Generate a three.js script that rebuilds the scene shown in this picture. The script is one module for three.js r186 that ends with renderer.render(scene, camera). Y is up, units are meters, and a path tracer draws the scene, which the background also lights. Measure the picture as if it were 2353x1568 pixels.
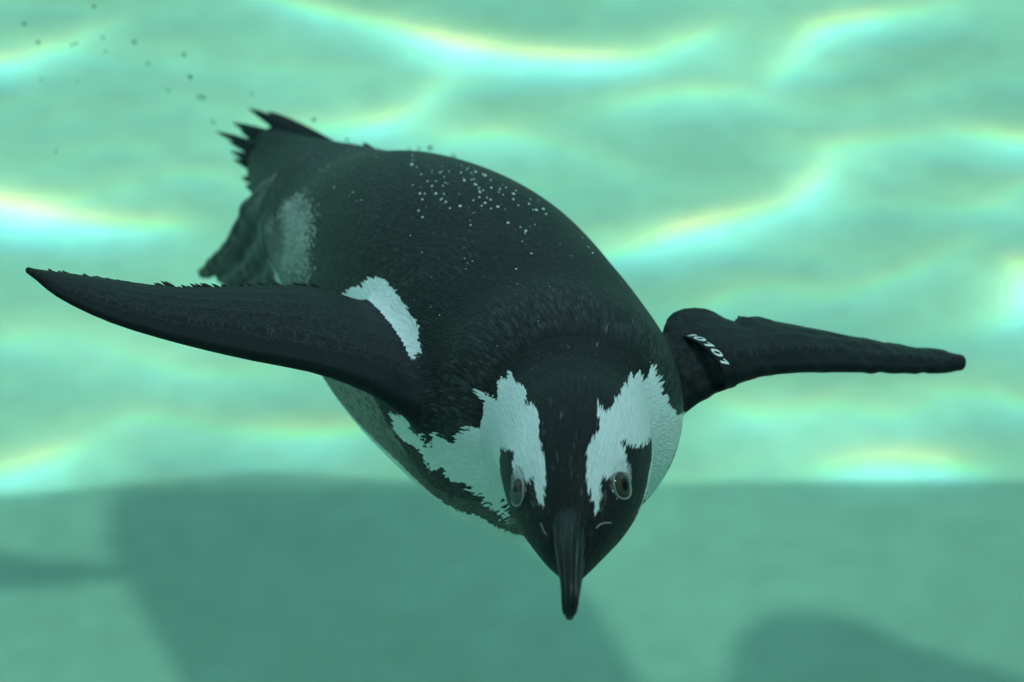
import * as THREE from 'three';
import { mergeGeometries } from 'three/addons/utils/BufferGeometryUtils.js';

// ---------------------------------------------------------------- camera, sky, sun, exposure
const scene = new THREE.Scene();
const PITCH = THREE.MathUtils.degToRad(32), EYE = new THREE.Vector3(0, 1.7, 0), HALF = 0.1136;
const camera = new THREE.PerspectiveCamera(2 * THREE.MathUtils.radToDeg(Math.atan(HALF)), 1024 / 682, 0.05, 60);
camera.position.copy(EYE);
camera.rotation.set(-PITCH, 0, 0);
camera.focus = 1.5;
camera.userData.fStop = 9;
scene.add(camera);

const renderer = new THREE.WebGLRenderer({ antialias: true });
renderer.toneMapping = THREE.LinearToneMapping;
renderer.toneMappingExposure = 1.7;
renderer.shadowMap.enabled = true;

const SUN = new THREE.Vector3(0.26, 0.93, 0.1).normalize();
{
  const W = 256, H = 128, d = new Float32Array(W * H * 4);
  for (let j = 0; j < H; j++) for (let i = 0; i < W; i++) {
    const el = ((j + 0.5) / H - 0.5) * Math.PI, y = Math.max(0, Math.sin(el)), k = 1.4 + 0.8 * (1 - y), o = (j * W + i) * 4;
    d[o] = k * (0.62 + 0.25 * (1 - y)); d[o + 1] = k * (0.78 + 0.12 * (1 - y)); d[o + 2] = k; d[o + 3] = 1;
  }
  const sky = new THREE.DataTexture(d, W, H, THREE.RGBAFormat, THREE.FloatType);
  sky.mapping = THREE.EquirectangularReflectionMapping; sky.magFilter = THREE.LinearFilter; sky.needsUpdate = true;
  scene.background = sky; scene.environment = sky;
}
const sun = new THREE.DirectionalLight(new THREE.Color(1, 0.96, 0.9), 5);
sun.position.copy(SUN).multiplyScalar(10); sun.target.position.set(0, 0, -2.2);
sun.position.add(sun.target.position);
sun.castShadow = true; sun.shadow.radius = 0.6;
sun.shadow.mapSize.set(2048, 2048);
Object.assign(sun.shadow.camera, { left: -5, right: 5, top: 5, bottom: -5, near: 1, far: 20 });
scene.add(sun, sun.target);

scene.fog = new THREE.FogExp2(new THREE.Color().setRGB(0.35, 0.8, 0.88), 0.008);                // the water itself, faintly milky

// ---------------------------------------------------------------- helpers
let seed = 7;
const rnd = () => { seed = (seed * 1664525 + 1013904223) >>> 0; return seed / 4294967296; };
const V = (x, y, z) => new THREE.Vector3(x, y, z);
const lerp = THREE.MathUtils.lerp, clamp = THREE.MathUtils.clamp, smooth = THREE.MathUtils.smoothstep;
function hash(i, j) { let n = Math.imul(i, 374761393) + Math.imul(j, 668265263); n = Math.imul(n ^ (n >>> 13), 1274126177); return ((n ^ (n >>> 16)) >>> 0) / 4294967296; }
function noise(x, y) {
  const i = Math.floor(x), j = Math.floor(y), u = x - i, v = y - j, s = u * u * (3 - 2 * u), t = v * v * (3 - 2 * v);
  return lerp(lerp(hash(i, j), hash(i + 1, j), s), lerp(hash(i, j + 1), hash(i + 1, j + 1), s), t);
}
const fbm = (x, y, n = 4) => { let a = 0.5, s = 0, t = 0; for (let k = 0; k < n; k++) { s += a * noise(x, y); t += a; x = x * 2.03 + 17.1; y = y * 2.03 + 5.7; a *= 0.5; } return s / t; };
function tag(o, label, category, group, kind) {
  if (label) o.userData.label = label;
  if (category) o.userData.category = category;
  if (group) o.userData.group = group;
  if (kind) o.userData.kind = kind;
  return o;
}
const counts = {};
const numbered = (n) => { const k = counts[n] = (counts[n] ?? -1) + 1; return k ? n + '_' + String(k).padStart(3, '0') : n; };
function add(parent, name, geometry, material) {
  const m = new THREE.Mesh(geometry, material);
  m.name = parent === scene ? numbered(name) : name; m.castShadow = m.receiveShadow = true; parent.add(m);
  return m;
}
// a point seen from the diving window: sideways, upwards (both in steps of a 2353 wide view) and metres away
const RIGHT = V(1, 0, 0), UP = V(0, Math.cos(PITCH), -Math.sin(PITCH)), FWD = V(0, -Math.sin(PITCH), -Math.cos(PITCH)), STEP = HALF / 784;
const at = (px, py, D) => EYE.clone().addScaledVector(RIGHT, (px - 1176.5) * STEP * D).addScaledVector(UP, (784 - py) * STEP * D).addScaledVector(FWD, D);
// bright caustic lines painted into the water map, by where they land on the floor: x, z, strength
const CAUSTICS = [
  [[-0.335, -3.587, 0.4], [-0.258, -3.529, 0.6], [-0.183, -3.494, 0.8], [-0.109, -3.449, 1.1], [-0.053, -3.419, 1.9], [0.002, -3.399, 1.5], [0.068, -3.388, 1.3], [0.133, -3.387, 1.1], [0.188, -3.403, 0.6], [0.235, -3.446, 0.5], [0.283, -3.509, 0.3]],
  [[-0.069, -3.373, 0.7], [-0.095, -3.301, 0.6], [-0.125, -3.244, 0.75], [-0.156, -3.216, 0.8], [-0.198, -3.21, 0.5], [-0.25, -3.204, 0.35], [-0.303, -3.21, 0.3]],
  [[0.314, -3.313, 0.4], [0.351, -3.373, 0.6], [0.379, -3.446, 0.8], [0.416, -3.49, 1.2], [0.462, -3.503, 1.1], [0.509, -3.522, 0.5], [0.58, -3.548, 0.3]],
  [[0.099, -2.899, 0.5], [0.148, -2.918, 0.9], [0.199, -2.952, 1.5], [0.255, -2.982, 1.7], [0.307, -3.007, 1.4], [0.345, -3.048, 0.9], [0.371, -3.112, 0.7], [0.371, -3.166, 0.4]],
  [[-0.621, -3.028, 1.2], [-0.578, -3.007, 2], [-0.546, -2.989, 1.5], [-0.494, -2.975, 1.1], [-0.434, -2.967, 0.8], [-0.375, -2.967, 0.4]],
  [[-0.674, -3.373, 0.8], [-0.621, -3.385, 0.9], [-0.581, -3.415, 0.7], [-0.542, -3.459, 0.4], [-0.492, -3.509, 0.2]],
  [[0.118, -3.221, 0.3], [0.156, -3.267, 0.45], [0.205, -3.296, 0.45], [0.253, -3.29, 0.525], [0.291, -3.296, 0.3], [0.354, -3.21, 0.225]],
  [[0.314, -3.177, 0.3], [0.375, -3.155, 0.375], [0.455, -3.177, 0.375], [0.535, -3.188, 0.3], [0.611, -3.166, 0.75], [0.646, -3.166, 0.9]],
  [[0.611, -3.069, 0.96], [0.576, -3.038, 0.48], [0.558, -3.013, 0.4], [0.511, -2.997, 0.24]],
  [[0.571, -2.889, 1.12], [0.554, -2.796, 0.8], [0.525, -2.742, 0.4]],
  [[-0.527, -2.466, 0.7], [-0.498, -2.475, 1.2], [-0.466, -2.493, 0.9], [-0.438, -2.516, 0.6], [-0.406, -2.54, 0.3]],
  [[0.306, -2.474, 0.5], [0.341, -2.484, 0.9], [0.377, -2.491, 1.2], [0.411, -2.487, 0.9], [0.467, -2.478, 0.4]],
  [[-0.291, -3.048, 0.24], [-0.386, -3.09, 0.24], [-0.492, -3.038, 0.24], [-0.538, -3.007, 0.32]],
  [[0.2, -2.778, 0.27], [0.274, -2.833, 0.36], [0.344, -2.805, 0.27], [0.42, -2.851, 0.315], [0.526, -2.928, 0.27]],
  [[0.209, -2.605, 0.32], [0.261, -2.572, 0.4], [0.325, -2.597, 0.32], [0.39, -2.572, 0.32], [0.463, -2.621, 0.24], [0.54, -2.589, 0.4]],
  [[-0.559, -2.707, 0.4], [-0.494, -2.742, 0.32], [-0.404, -2.689, 0.28], [-0.332, -2.655, 0.32], [-0.241, -2.664, 0.24]],
  [[-0.456, -2.556, 0.32], [-0.369, -2.572, 0.4], [-0.3, -2.548, 0.32], [-0.211, -2.54, 0.4], [-0.141, -2.552, 0.48]],
  [[-0.092, -3.166, 0.32], [-0.014, -3.188, 0.4], [0.064, -3.149, 0.32], [0.14, -3.09, 0.24]],
];
// unseen blockers added over the pool, cut from the shade wanted on the floor: x, z
const DIM_OPACITY = 0.42, SHADES = [
  ['added_occluder', 'broad dark added unseen canopy high above the pool', 'occluder', [[-0.387, -2.44], [-0.389, -2.359], [-0.344, -2.248], [-0.294, -2.139], [-0.258, -2.046], [0.146, -2.046], [0.108, -2.163], [0.081, -2.251], [0.043, -2.316], [0.006, -2.362], [-0.02, -2.417], [-0.055, -2.45]]],
  ['added_blocker', 'narrow added unseen beam running out from the canopy', 'blocker', [[-0.66, -2.343], [-0.491, -2.336], [-0.427, -2.323], [-0.364, -2.316], [-0.349, -2.295], [-0.422, -2.285], [-0.483, -2.276], [-0.644, -2.261]]],
  ['added_obstruction', 'rounded added unseen eave beside the canopy high above the pool', 'obstruction', [[0.195, -2.022], [0.2, -2.144], [0.21, -2.201], [0.237, -2.238], [0.282, -2.244], [0.329, -2.228], [0.377, -2.188], [0.464, -2.147], [0.552, -2.094], [0.54, -2.022]]],
];
// ---------------------------------------------------------------- the tank
const WATER = 2.45;
{
  const N = 1024, cv = document.createElement('canvas'); cv.width = cv.height = N;
  const c = cv.getContext('2d'), im = c.createImageData(N, N);
  for (let j = 0; j < N; j++) for (let i = 0; i < N; i++) {
    const x = i / N * 6, z = j / N * 6, f = fbm(x * 2.2, z * 2.2, 5), g = fbm(x * 40, z * 40, 3), k = 0.9 + 0.16 * (f - 0.5) + 0.08 * (g - 0.5), o = (j * N + i) * 4;
    im.data[o] = 162 * k; im.data[o + 1] = 207 * k; im.data[o + 2] = 176 * k; im.data[o + 3] = 255;
  }
  c.putImageData(im, 0, 0);
  const map = new THREE.CanvasTexture(cv); map.colorSpace = THREE.SRGBColorSpace; map.wrapS = map.wrapT = THREE.MirroredRepeatWrapping;
  const floorMat = new THREE.MeshStandardMaterial({ map, roughness: 0.9 });
  const wallMat = new THREE.MeshStandardMaterial({ color: new THREE.Color().setRGB(0.3, 0.58, 0.46), roughness: 0.9 });
  const g = new THREE.BoxGeometry(8.4, 0.2, 9.4);
  { const p = g.attributes.position, uv = g.attributes.uv; for (let i = 0; i < p.count; i++) uv.setXY(i, p.getX(i) / 6 + 0.5, p.getZ(i) / 6 + 0.5); }
  const floor = add(scene, 'pool_floor', g, floorMat); floor.position.set(0, -0.1, -3); tag(floor, null, null, null, 'structure');
  for (const [x, z, w, d] of [[-4.1, -3, 0.2, 9], [4.1, -3, 0.2, 9], [0, -7.6, 8.4, 0.2], [0, 1.6, 8.4, 0.2]]) {
    const wl = add(scene, 'pool_wall', new THREE.BoxGeometry(w, 2.7, d), wallMat); wl.position.set(x, 1.35, z); tag(wl, null, null, null, 'structure');
  }
}
// The surface of the water: a flat sheet with caustics painted into its tint, which filters the sun, each colour shifted a little.
{
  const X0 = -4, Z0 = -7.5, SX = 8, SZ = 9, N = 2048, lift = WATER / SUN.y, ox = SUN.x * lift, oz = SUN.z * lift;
  const cx0 = -1.15, cz0 = -4.3, cw = 2.3, ch = 2.3, M = 768;             // the painted caustics are drawn finely over this patch of floor
  const seg = [];                                                        // caustic lines, as seen on the floor: x, z, strength
  const causticLine = (pts, w = 1) => { const q = new THREE.CatmullRomCurve3(pts.map((p) => V(p[0], p[2] ?? 1, p[1]))).getPoints(pts.length * 10); for (let i = 1; i < q.length; i++) seg.push([q[i - 1].x, q[i - 1].z, q[i].x, q[i].z, q[i - 1].y * w]); };
  CAUSTICS.forEach((a) => causticLine(a));
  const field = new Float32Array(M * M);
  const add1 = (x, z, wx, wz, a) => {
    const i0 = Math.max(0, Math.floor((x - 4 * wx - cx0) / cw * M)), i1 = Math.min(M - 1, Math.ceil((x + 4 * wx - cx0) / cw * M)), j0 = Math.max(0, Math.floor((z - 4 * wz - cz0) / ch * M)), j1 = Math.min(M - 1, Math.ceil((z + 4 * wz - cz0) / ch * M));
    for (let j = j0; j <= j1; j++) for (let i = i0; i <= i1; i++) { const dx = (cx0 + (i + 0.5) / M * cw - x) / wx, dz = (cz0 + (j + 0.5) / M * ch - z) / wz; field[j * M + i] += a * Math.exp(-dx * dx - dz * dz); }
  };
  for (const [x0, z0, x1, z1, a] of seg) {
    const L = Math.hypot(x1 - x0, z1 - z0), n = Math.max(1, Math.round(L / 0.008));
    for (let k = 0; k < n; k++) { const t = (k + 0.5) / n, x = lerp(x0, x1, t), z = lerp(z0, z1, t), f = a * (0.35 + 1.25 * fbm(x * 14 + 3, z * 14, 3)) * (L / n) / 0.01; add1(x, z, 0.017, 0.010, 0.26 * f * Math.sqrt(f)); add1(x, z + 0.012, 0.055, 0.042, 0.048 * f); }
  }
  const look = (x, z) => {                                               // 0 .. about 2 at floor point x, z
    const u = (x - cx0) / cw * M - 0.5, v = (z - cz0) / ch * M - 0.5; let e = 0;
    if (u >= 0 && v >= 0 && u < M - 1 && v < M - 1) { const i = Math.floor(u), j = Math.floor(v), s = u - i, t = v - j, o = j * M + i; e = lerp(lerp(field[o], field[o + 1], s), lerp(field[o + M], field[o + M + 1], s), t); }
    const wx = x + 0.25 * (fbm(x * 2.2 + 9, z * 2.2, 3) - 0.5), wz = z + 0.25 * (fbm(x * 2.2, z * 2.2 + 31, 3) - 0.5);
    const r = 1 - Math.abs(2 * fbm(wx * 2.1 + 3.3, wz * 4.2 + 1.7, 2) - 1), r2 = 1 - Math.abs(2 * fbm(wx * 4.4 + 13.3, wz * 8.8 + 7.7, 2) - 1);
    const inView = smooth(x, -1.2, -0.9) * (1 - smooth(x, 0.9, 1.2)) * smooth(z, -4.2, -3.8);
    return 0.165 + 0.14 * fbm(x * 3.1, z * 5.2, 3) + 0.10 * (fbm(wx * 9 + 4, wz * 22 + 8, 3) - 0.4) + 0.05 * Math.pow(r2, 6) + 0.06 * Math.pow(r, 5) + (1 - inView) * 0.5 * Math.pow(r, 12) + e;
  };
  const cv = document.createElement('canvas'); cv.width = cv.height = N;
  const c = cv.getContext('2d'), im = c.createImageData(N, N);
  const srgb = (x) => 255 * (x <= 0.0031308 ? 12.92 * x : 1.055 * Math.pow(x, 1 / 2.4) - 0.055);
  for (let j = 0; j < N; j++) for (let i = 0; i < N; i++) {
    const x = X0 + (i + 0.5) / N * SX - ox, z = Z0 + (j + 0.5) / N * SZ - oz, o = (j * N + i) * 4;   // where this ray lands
    const calm = smooth(z, -2.46, -2.40), flat = 0.345 + 0.05 * (fbm(x * 3 + z * 2, z * 9, 3) - 0.5);  // painted caustics fade to an even tone on the near side
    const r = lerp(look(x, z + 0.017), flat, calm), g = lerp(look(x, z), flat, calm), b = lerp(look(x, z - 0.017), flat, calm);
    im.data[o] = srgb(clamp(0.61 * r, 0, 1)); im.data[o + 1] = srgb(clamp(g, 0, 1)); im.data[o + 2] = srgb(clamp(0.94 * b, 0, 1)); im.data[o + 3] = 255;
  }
  c.putImageData(im, 0, 0);
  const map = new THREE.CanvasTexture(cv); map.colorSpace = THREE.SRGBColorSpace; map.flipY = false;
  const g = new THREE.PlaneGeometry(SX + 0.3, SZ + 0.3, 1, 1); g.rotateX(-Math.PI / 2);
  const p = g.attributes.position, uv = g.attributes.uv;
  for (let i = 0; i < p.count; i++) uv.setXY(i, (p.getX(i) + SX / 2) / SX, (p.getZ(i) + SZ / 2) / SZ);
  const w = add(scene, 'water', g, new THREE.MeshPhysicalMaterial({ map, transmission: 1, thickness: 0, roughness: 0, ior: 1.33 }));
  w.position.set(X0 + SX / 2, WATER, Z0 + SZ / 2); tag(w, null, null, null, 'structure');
}
// Shade over the near side of the pool: a porous net and, higher up, slabs cut to the shade outlines, all added and out of view
{
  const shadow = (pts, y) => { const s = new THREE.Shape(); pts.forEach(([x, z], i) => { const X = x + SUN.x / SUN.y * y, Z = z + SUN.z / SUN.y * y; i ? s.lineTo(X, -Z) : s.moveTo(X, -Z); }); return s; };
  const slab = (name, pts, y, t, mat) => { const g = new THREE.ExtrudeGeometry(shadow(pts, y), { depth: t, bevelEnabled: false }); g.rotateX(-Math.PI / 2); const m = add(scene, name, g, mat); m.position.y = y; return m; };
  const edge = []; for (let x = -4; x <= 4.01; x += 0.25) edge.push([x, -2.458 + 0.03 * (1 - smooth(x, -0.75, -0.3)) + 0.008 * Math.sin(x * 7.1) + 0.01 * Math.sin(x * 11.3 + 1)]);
  const dimmer = slab('added_shade_dimmer', [...edge, [4, 0.9], [-4, 0.9]], 2.95, 0.002, new THREE.MeshStandardMaterial({ color: new THREE.Color().setRGB(0.35, 0.4, 0.38), roughness: 1, transparent: true, opacity: DIM_OPACITY }));
  tag(dimmer, 'added unseen porous shade net stretched over the near side of the pool', 'shade net');
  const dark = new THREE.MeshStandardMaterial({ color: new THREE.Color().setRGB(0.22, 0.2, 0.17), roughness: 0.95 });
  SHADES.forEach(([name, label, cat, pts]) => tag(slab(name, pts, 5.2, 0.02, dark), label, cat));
}
// ---------------------------------------------------------------- the penguin
// Its body is the envelope of balls along a bent spine; flippers and feet are thick webs blended into it. One closed surface is meshed from that field.
const HOME = at(1150, 800, 1.62);
const SPINE = [
  // px, py, D, radius
  [655, 482, 1.985, 0.018], [705, 494, 1.95, 0.0325], [765, 520, 1.905, 0.0455], [845, 568, 1.84, 0.0575], [944, 636, 1.77, 0.0740], [1058, 733, 1.69, 0.0825],
  [1162, 843, 1.62, 0.0792], [1240, 924, 1.575, 0.0738], [1272, 943, 1.547, 0.0662], [1292, 960, 1.524, 0.0530], [1304, 982, 1.501, 0.0425], [1314, 1012, 1.480, 0.0390], [1322, 1045, 1.463, 0.0378], [1322, 1100, 1.445, 0.0345], [1319, 1150, 1.43, 0.0292], [1315, 1205, 1.415, 0.0218], [1313, 1255, 1.403, 0.0148], [1314, 1297, 1.394, 0.0085],
];
const NS = 150, spC = [], spR = [], spT = [], spU = [], spW = [];
{
  const pc = new THREE.CatmullRomCurve3(SPINE.map(([x, y, D]) => at(x, y, D).sub(HOME)), false, 'centripetal');
  const rc = new THREE.CatmullRomCurve3(SPINE.map(([, , , r], i) => V(i, r, 0)), false, 'centripetal');
  // even steps along the arc
  const fine = []; let len = 0;
  for (let i = 0; i <= 3000; i++) { const p = pc.getPoint(i / 3000); if (i) len += p.distanceTo(fine[i - 1].p); fine.push({ p, l: len, r: rc.getPoint(i / 3000).y }); }
  let k = 0;
  for (let i = 0; i < NS; i++) { const l = len * i / (NS - 1); while (k < 2999 && fine[k + 1].l < l) k++; const f = clamp((l - fine[k].l) / (fine[k + 1].l - fine[k].l), 0, 1); spC.push(fine[k].p.clone().lerp(fine[k + 1].p, f)); spR.push(lerp(fine[k].r, fine[k + 1].r, f)); }
  for (let i = 0; i < NS; i++) {
    const t = spC[Math.min(NS - 1, i + 1)].clone().sub(spC[Math.max(0, i - 1)]).normalize(), d = V(0.1, 1, 0).normalize(), h = smooth(i / NS, 0.7, 0.85);
    d.lerp(V(0.03, 1, 0), h);
    const u = d.addScaledVector(t, -d.dot(t)).normalize();
    spT.push(t); spU.push(u); spW.push(new THREE.Vector3().crossVectors(t, u));                 // u: towards the back, w: towards the bird's right
  }
}
const SLEN = (() => { let l = 0; for (let i = 1; i < NS; i++) l += spC[i].distanceTo(spC[i - 1]); return l; })();
const SX_ = Float64Array.from(spC, (p) => p.x), SY_ = Float64Array.from(spC, (p) => p.y), SZ_ = Float64Array.from(spC, (p) => p.z), SR_ = Float64Array.from(spR);
let bodyS = 0;
function fBody(x, y, z) {
  let m = 1e9, k = 0;
  const f = (i) => Math.sqrt((x - SX_[i]) ** 2 + (y - SY_[i]) ** 2 + (z - SZ_[i]) ** 2) - SR_[i];
  for (let i = 0; i < NS; i += 3) { const d = f(i); if (d < m) { m = d; k = i; } }
  for (let i = Math.max(0, k - 2), e = Math.min(NS - 1, k + 2); i <= e; i++) { const d = f(i); if (d < m) { m = d; k = i; } }
  if (k > 0 && k < NS - 1) {
    const a = f(k - 1), b = f(k + 1), c = a + b - 2 * m;
    if (c > 1e-9) { const o = clamp((a - b) / (2 * c), -0.5, 0.5); bodyS = k + o; return m - (a - b) * (a - b) / (8 * c); }
  }
  bodyS = k; return m;
}
// webs: two edges [px, py, D, thickness] joined by a thick sheet
function web(lead, trail, n, m, camber, toes = 0) {
  const crv = (a) => { const c = new THREE.CatmullRomCurve3(a.map(([x, y, D]) => at(x, y, D).sub(HOME)), false, 'centripetal'), r = new THREE.CatmullRomCurve3(a.map(([, , , r], i) => V(i, r, 0)), false, 'centripetal'); return (t) => [c.getPoint(t), r.getPoint(t).y]; };
  const L = crv(lead), T = crv(trail), grid = [];
  for (let i = 0; i <= n; i++) {
    const [a, ra] = L(i / n), [b, rb] = T(i / n), [c] = L(Math.min(1, i / n + 0.01)), [d] = L(Math.max(0, i / n - 0.01));
    const nrm = new THREE.Vector3().crossVectors(c.sub(d), b.clone().sub(a)).normalize();
    if (nrm.y < 0) nrm.negate();
    const row = [];
    for (let j = 0; j <= m; j++) { const t = j / m; row.push([a.clone().lerp(b, t).addScaledVector(nrm, camber * 4 * t * (1 - t) * a.distanceTo(b)), (toes ? lerp(0.35, 1, Math.pow(Math.cos(Math.PI * toes * t), 2)) : 1) * lerp(ra, rb, Math.pow(t, 0.7)) + (toes ? 0 : 0.9) * Math.min(ra, 0.004) * Math.sin(Math.PI * Math.pow(t, 0.6)), t, i / n]); }
    grid.push(row);
  }
  const tris = [];
  for (let i = 0; i < n; i++) for (let j = 0; j < m; j++) { const a = grid[i][j], b = grid[i + 1][j], c = grid[i + 1][j + 1], d = grid[i][j + 1]; tris.push([a, b, c], [a, c, d]); }
  const box = new THREE.Box3(); grid.flat().forEach(([p, r]) => box.expandByPoint(p)); box.expandByScalar(0.014);
  const T_ = tris.map((t) => { const [A, B, C] = t.map((q) => q[0]), ctr = A.clone().add(B).add(C).divideScalar(3); return { A, ab: B.clone().sub(A), ac: C.clone().sub(A), r: t.map((q) => q[1]), u: t.map((q) => q[3]), v: t.map((q) => q[2]), ctr, rad: Math.max(A.distanceTo(ctr), B.distanceTo(ctr), C.distanceTo(ctr)) + Math.max(...t.map((q) => q[1])), B, C }; });
  return { tris: T_, box, u: 0, v: 0, grid };
}
function triDist(t, x, y, z, out) {                                       // closest point by regions (Ericson)
  const { A, ab, ac } = t, px = x - A.x, py = y - A.y, pz = z - A.z;
  const d1 = ab.x * px + ab.y * py + ab.z * pz, d2 = ac.x * px + ac.y * py + ac.z * pz; let v, w;
  const abab = ab.lengthSq(), acac = ac.lengthSq(), abac = ab.dot(ac);
  const d3 = d1 - abab, d4 = d2 - abac, d5 = d1 - abac, d6 = d2 - acac, vc = d1 * d4 - d3 * d2, vb = d5 * d2 - d1 * d6, va = d3 * d6 - d5 * d4;
  if (d1 <= 0 && d2 <= 0) { v = 0; w = 0; }
  else if (d3 >= 0 && d4 <= d3) { v = 1; w = 0; }
  else if (vc <= 0 && d1 >= 0 && d3 <= 0) { v = d1 / (d1 - d3); w = 0; }
  else if (d6 >= 0 && d5 <= d6) { v = 0; w = 1; }
  else if (vb <= 0 && d2 >= 0 && d6 <= 0) { v = 0; w = d2 / (d2 - d6); }
  else if (va <= 0 && d4 - d3 >= 0 && d5 - d6 >= 0) { w = (d4 - d3) / (d4 - d3 + d5 - d6); v = 1 - w; }
  else { const q = 1 / (va + vb + vc); v = vb * q; w = vc * q; }
  out[0] = v; out[1] = w;
  const dx = px - v * ab.x - w * ac.x, dy = py - v * ab.y - w * ac.y, dz = pz - v * ab.z - w * ac.z;
  return Math.sqrt(dx * dx + dy * dy + dz * dz) - (t.r[0] + v * (t.r[1] - t.r[0]) + w * (t.r[2] - t.r[0]));
}
const bc = [0, 0];
function fWeb(w, x, y, z) {
  const b = w.box, ox = Math.max(b.min.x - x, x - b.max.x, 0), oy = Math.max(b.min.y - y, y - b.max.y, 0), oz = Math.max(b.min.z - z, z - b.max.z, 0), o = Math.sqrt(ox * ox + oy * oy + oz * oz);
  if (o > 0.04) return o + 0.01;
  let m = 1e9;
  for (const t of w.tris) {
    const q = Math.sqrt((x - t.ctr.x) ** 2 + (y - t.ctr.y) ** 2 + (z - t.ctr.z) ** 2) - t.rad;
    if (q > m) continue;
    const d = triDist(t, x, y, z, bc);
    if (d < m) { m = d; w.u = t.u[0] + bc[0] * (t.u[1] - t.u[0]) + bc[1] * (t.u[2] - t.u[0]); w.v = t.v[0] + bc[0] * (t.v[1] - t.v[0]) + bc[1] * (t.v[2] - t.v[0]); }
  }
  return m;
}
const WING_R = web(
  [[1075, 985, 1.545, .006], [1000, 962, 1.535, .0065], [930, 925, 1.525, .0062], [860, 884, 1.52, .0055], [740, 842, 1.515, .0045], [560, 807, 1.51, .004], [400, 772, 1.505, .0032], [250, 728, 1.5, .0026], [130, 673, 1.5, .0018], [66, 624, 1.5, .0009]],
  [[990, 830, 1.60, .004], [955, 805, 1.605, .0035], [905, 752, 1.60, .002], [825, 698, 1.59, .0014], [700, 662, 1.57, .0011], [540, 663, 1.555, .001], [400, 664, 1.54, .001], [250, 645, 1.53, .001], [145, 630, 1.515, .0009], [62, 619, 1.503, .0008]], 26, 5, 0.05);
const WING_L = web(
  [[1480, 1005, 1.572, .006], [1515, 965, 1.575, .006], [1560, 925, 1.578, .0062], [1625, 888, 1.58, .0058], [1700, 858, 1.59, .0048], [1800, 842, 1.605, .004], [1960, 844, 1.63, .0032], [2080, 846, 1.655, .003], [2180, 845, 1.675, .0028], [2205, 838, 1.68, .0024]],
  [[1530, 870, 1.595, .004], [1549, 800, 1.60, .004], [1541, 758, 1.605, .0035], [1556, 730, 1.61, .0030], [1596, 716, 1.617, .0022], [1640, 724, 1.625, .0018], [1690, 743, 1.632, .0012], [1702, 730, 1.635, .0012], [1800, 747, 1.65, .0012], [1940, 774, 1.665, .0012], [2060, 797, 1.68, .0012], [2160, 811, 1.69, .0014], [2203, 824, 1.685, .002]], 24, 5, 0.05);
const FOOT = web([[640, 440, 1.885, .008], [590, 470, 1.90, .0075], [545, 550, 1.93, .006], [500, 600, 1.955, .005], [466, 628, 1.98, .003]], [[672, 505, 1.845, .008], [668, 560, 1.85, .0075], [640, 625, 1.875, .006], [602, 660, 1.90, .005], [550, 672, 1.93, .003]], 10, 16, -0.05, 2);
const TAIL = web([[905, 412, 1.865, .010], [800, 372, 1.915, .008], [700, 332, 1.97, .006], [622, 302, 2.02, .003]], [[735, 530, 1.83, .010], [672, 472, 1.875, .010], [622, 430, 1.94, .006], [578, 398, 2.0, .003]], 8, 4, 0.06);
const smin = (a, b, k) => { const h = Math.max(k - Math.abs(a - b), 0) / k; return Math.min(a, b) - h * h * k * 0.25; };
function field(x, y, z) {
  let d = fBody(x, y, z);
  d = smin(d, fWeb(WING_R, x, y, z), 0.016);
  let wl = fWeb(WING_L, x, y, z);
  if (wl < 0.01) wl += 0.0005 * Math.sin(x * 260 + 1.5 * Math.sin(z * 330)) * Math.sin(y * 310 + x * 90);
  d = smin(d, wl, 0.005);
  d = smin(d, fWeb(TAIL, x, y, z), 0.025);
  let ft = fWeb(FOOT, x, y, z);
  if (ft < 0.02) ft += 0.0011 * Math.sin(x * 150 + 2 * Math.sin(z * 160)) * Math.sin(y * 260 + z * 210);          // wrinkled skin
  return smin(d, ft, 0.006);
}
function grad(x, y, z, out) {
  const e = 4e-4;
  out.set(field(x + e, y, z) - field(x - e, y, z), field(x, y + e, z) - field(x, y - e, z), field(x, y, z + e) - field(x, y, z - e)).divideScalar(2 * e);
  return out;
}
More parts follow.
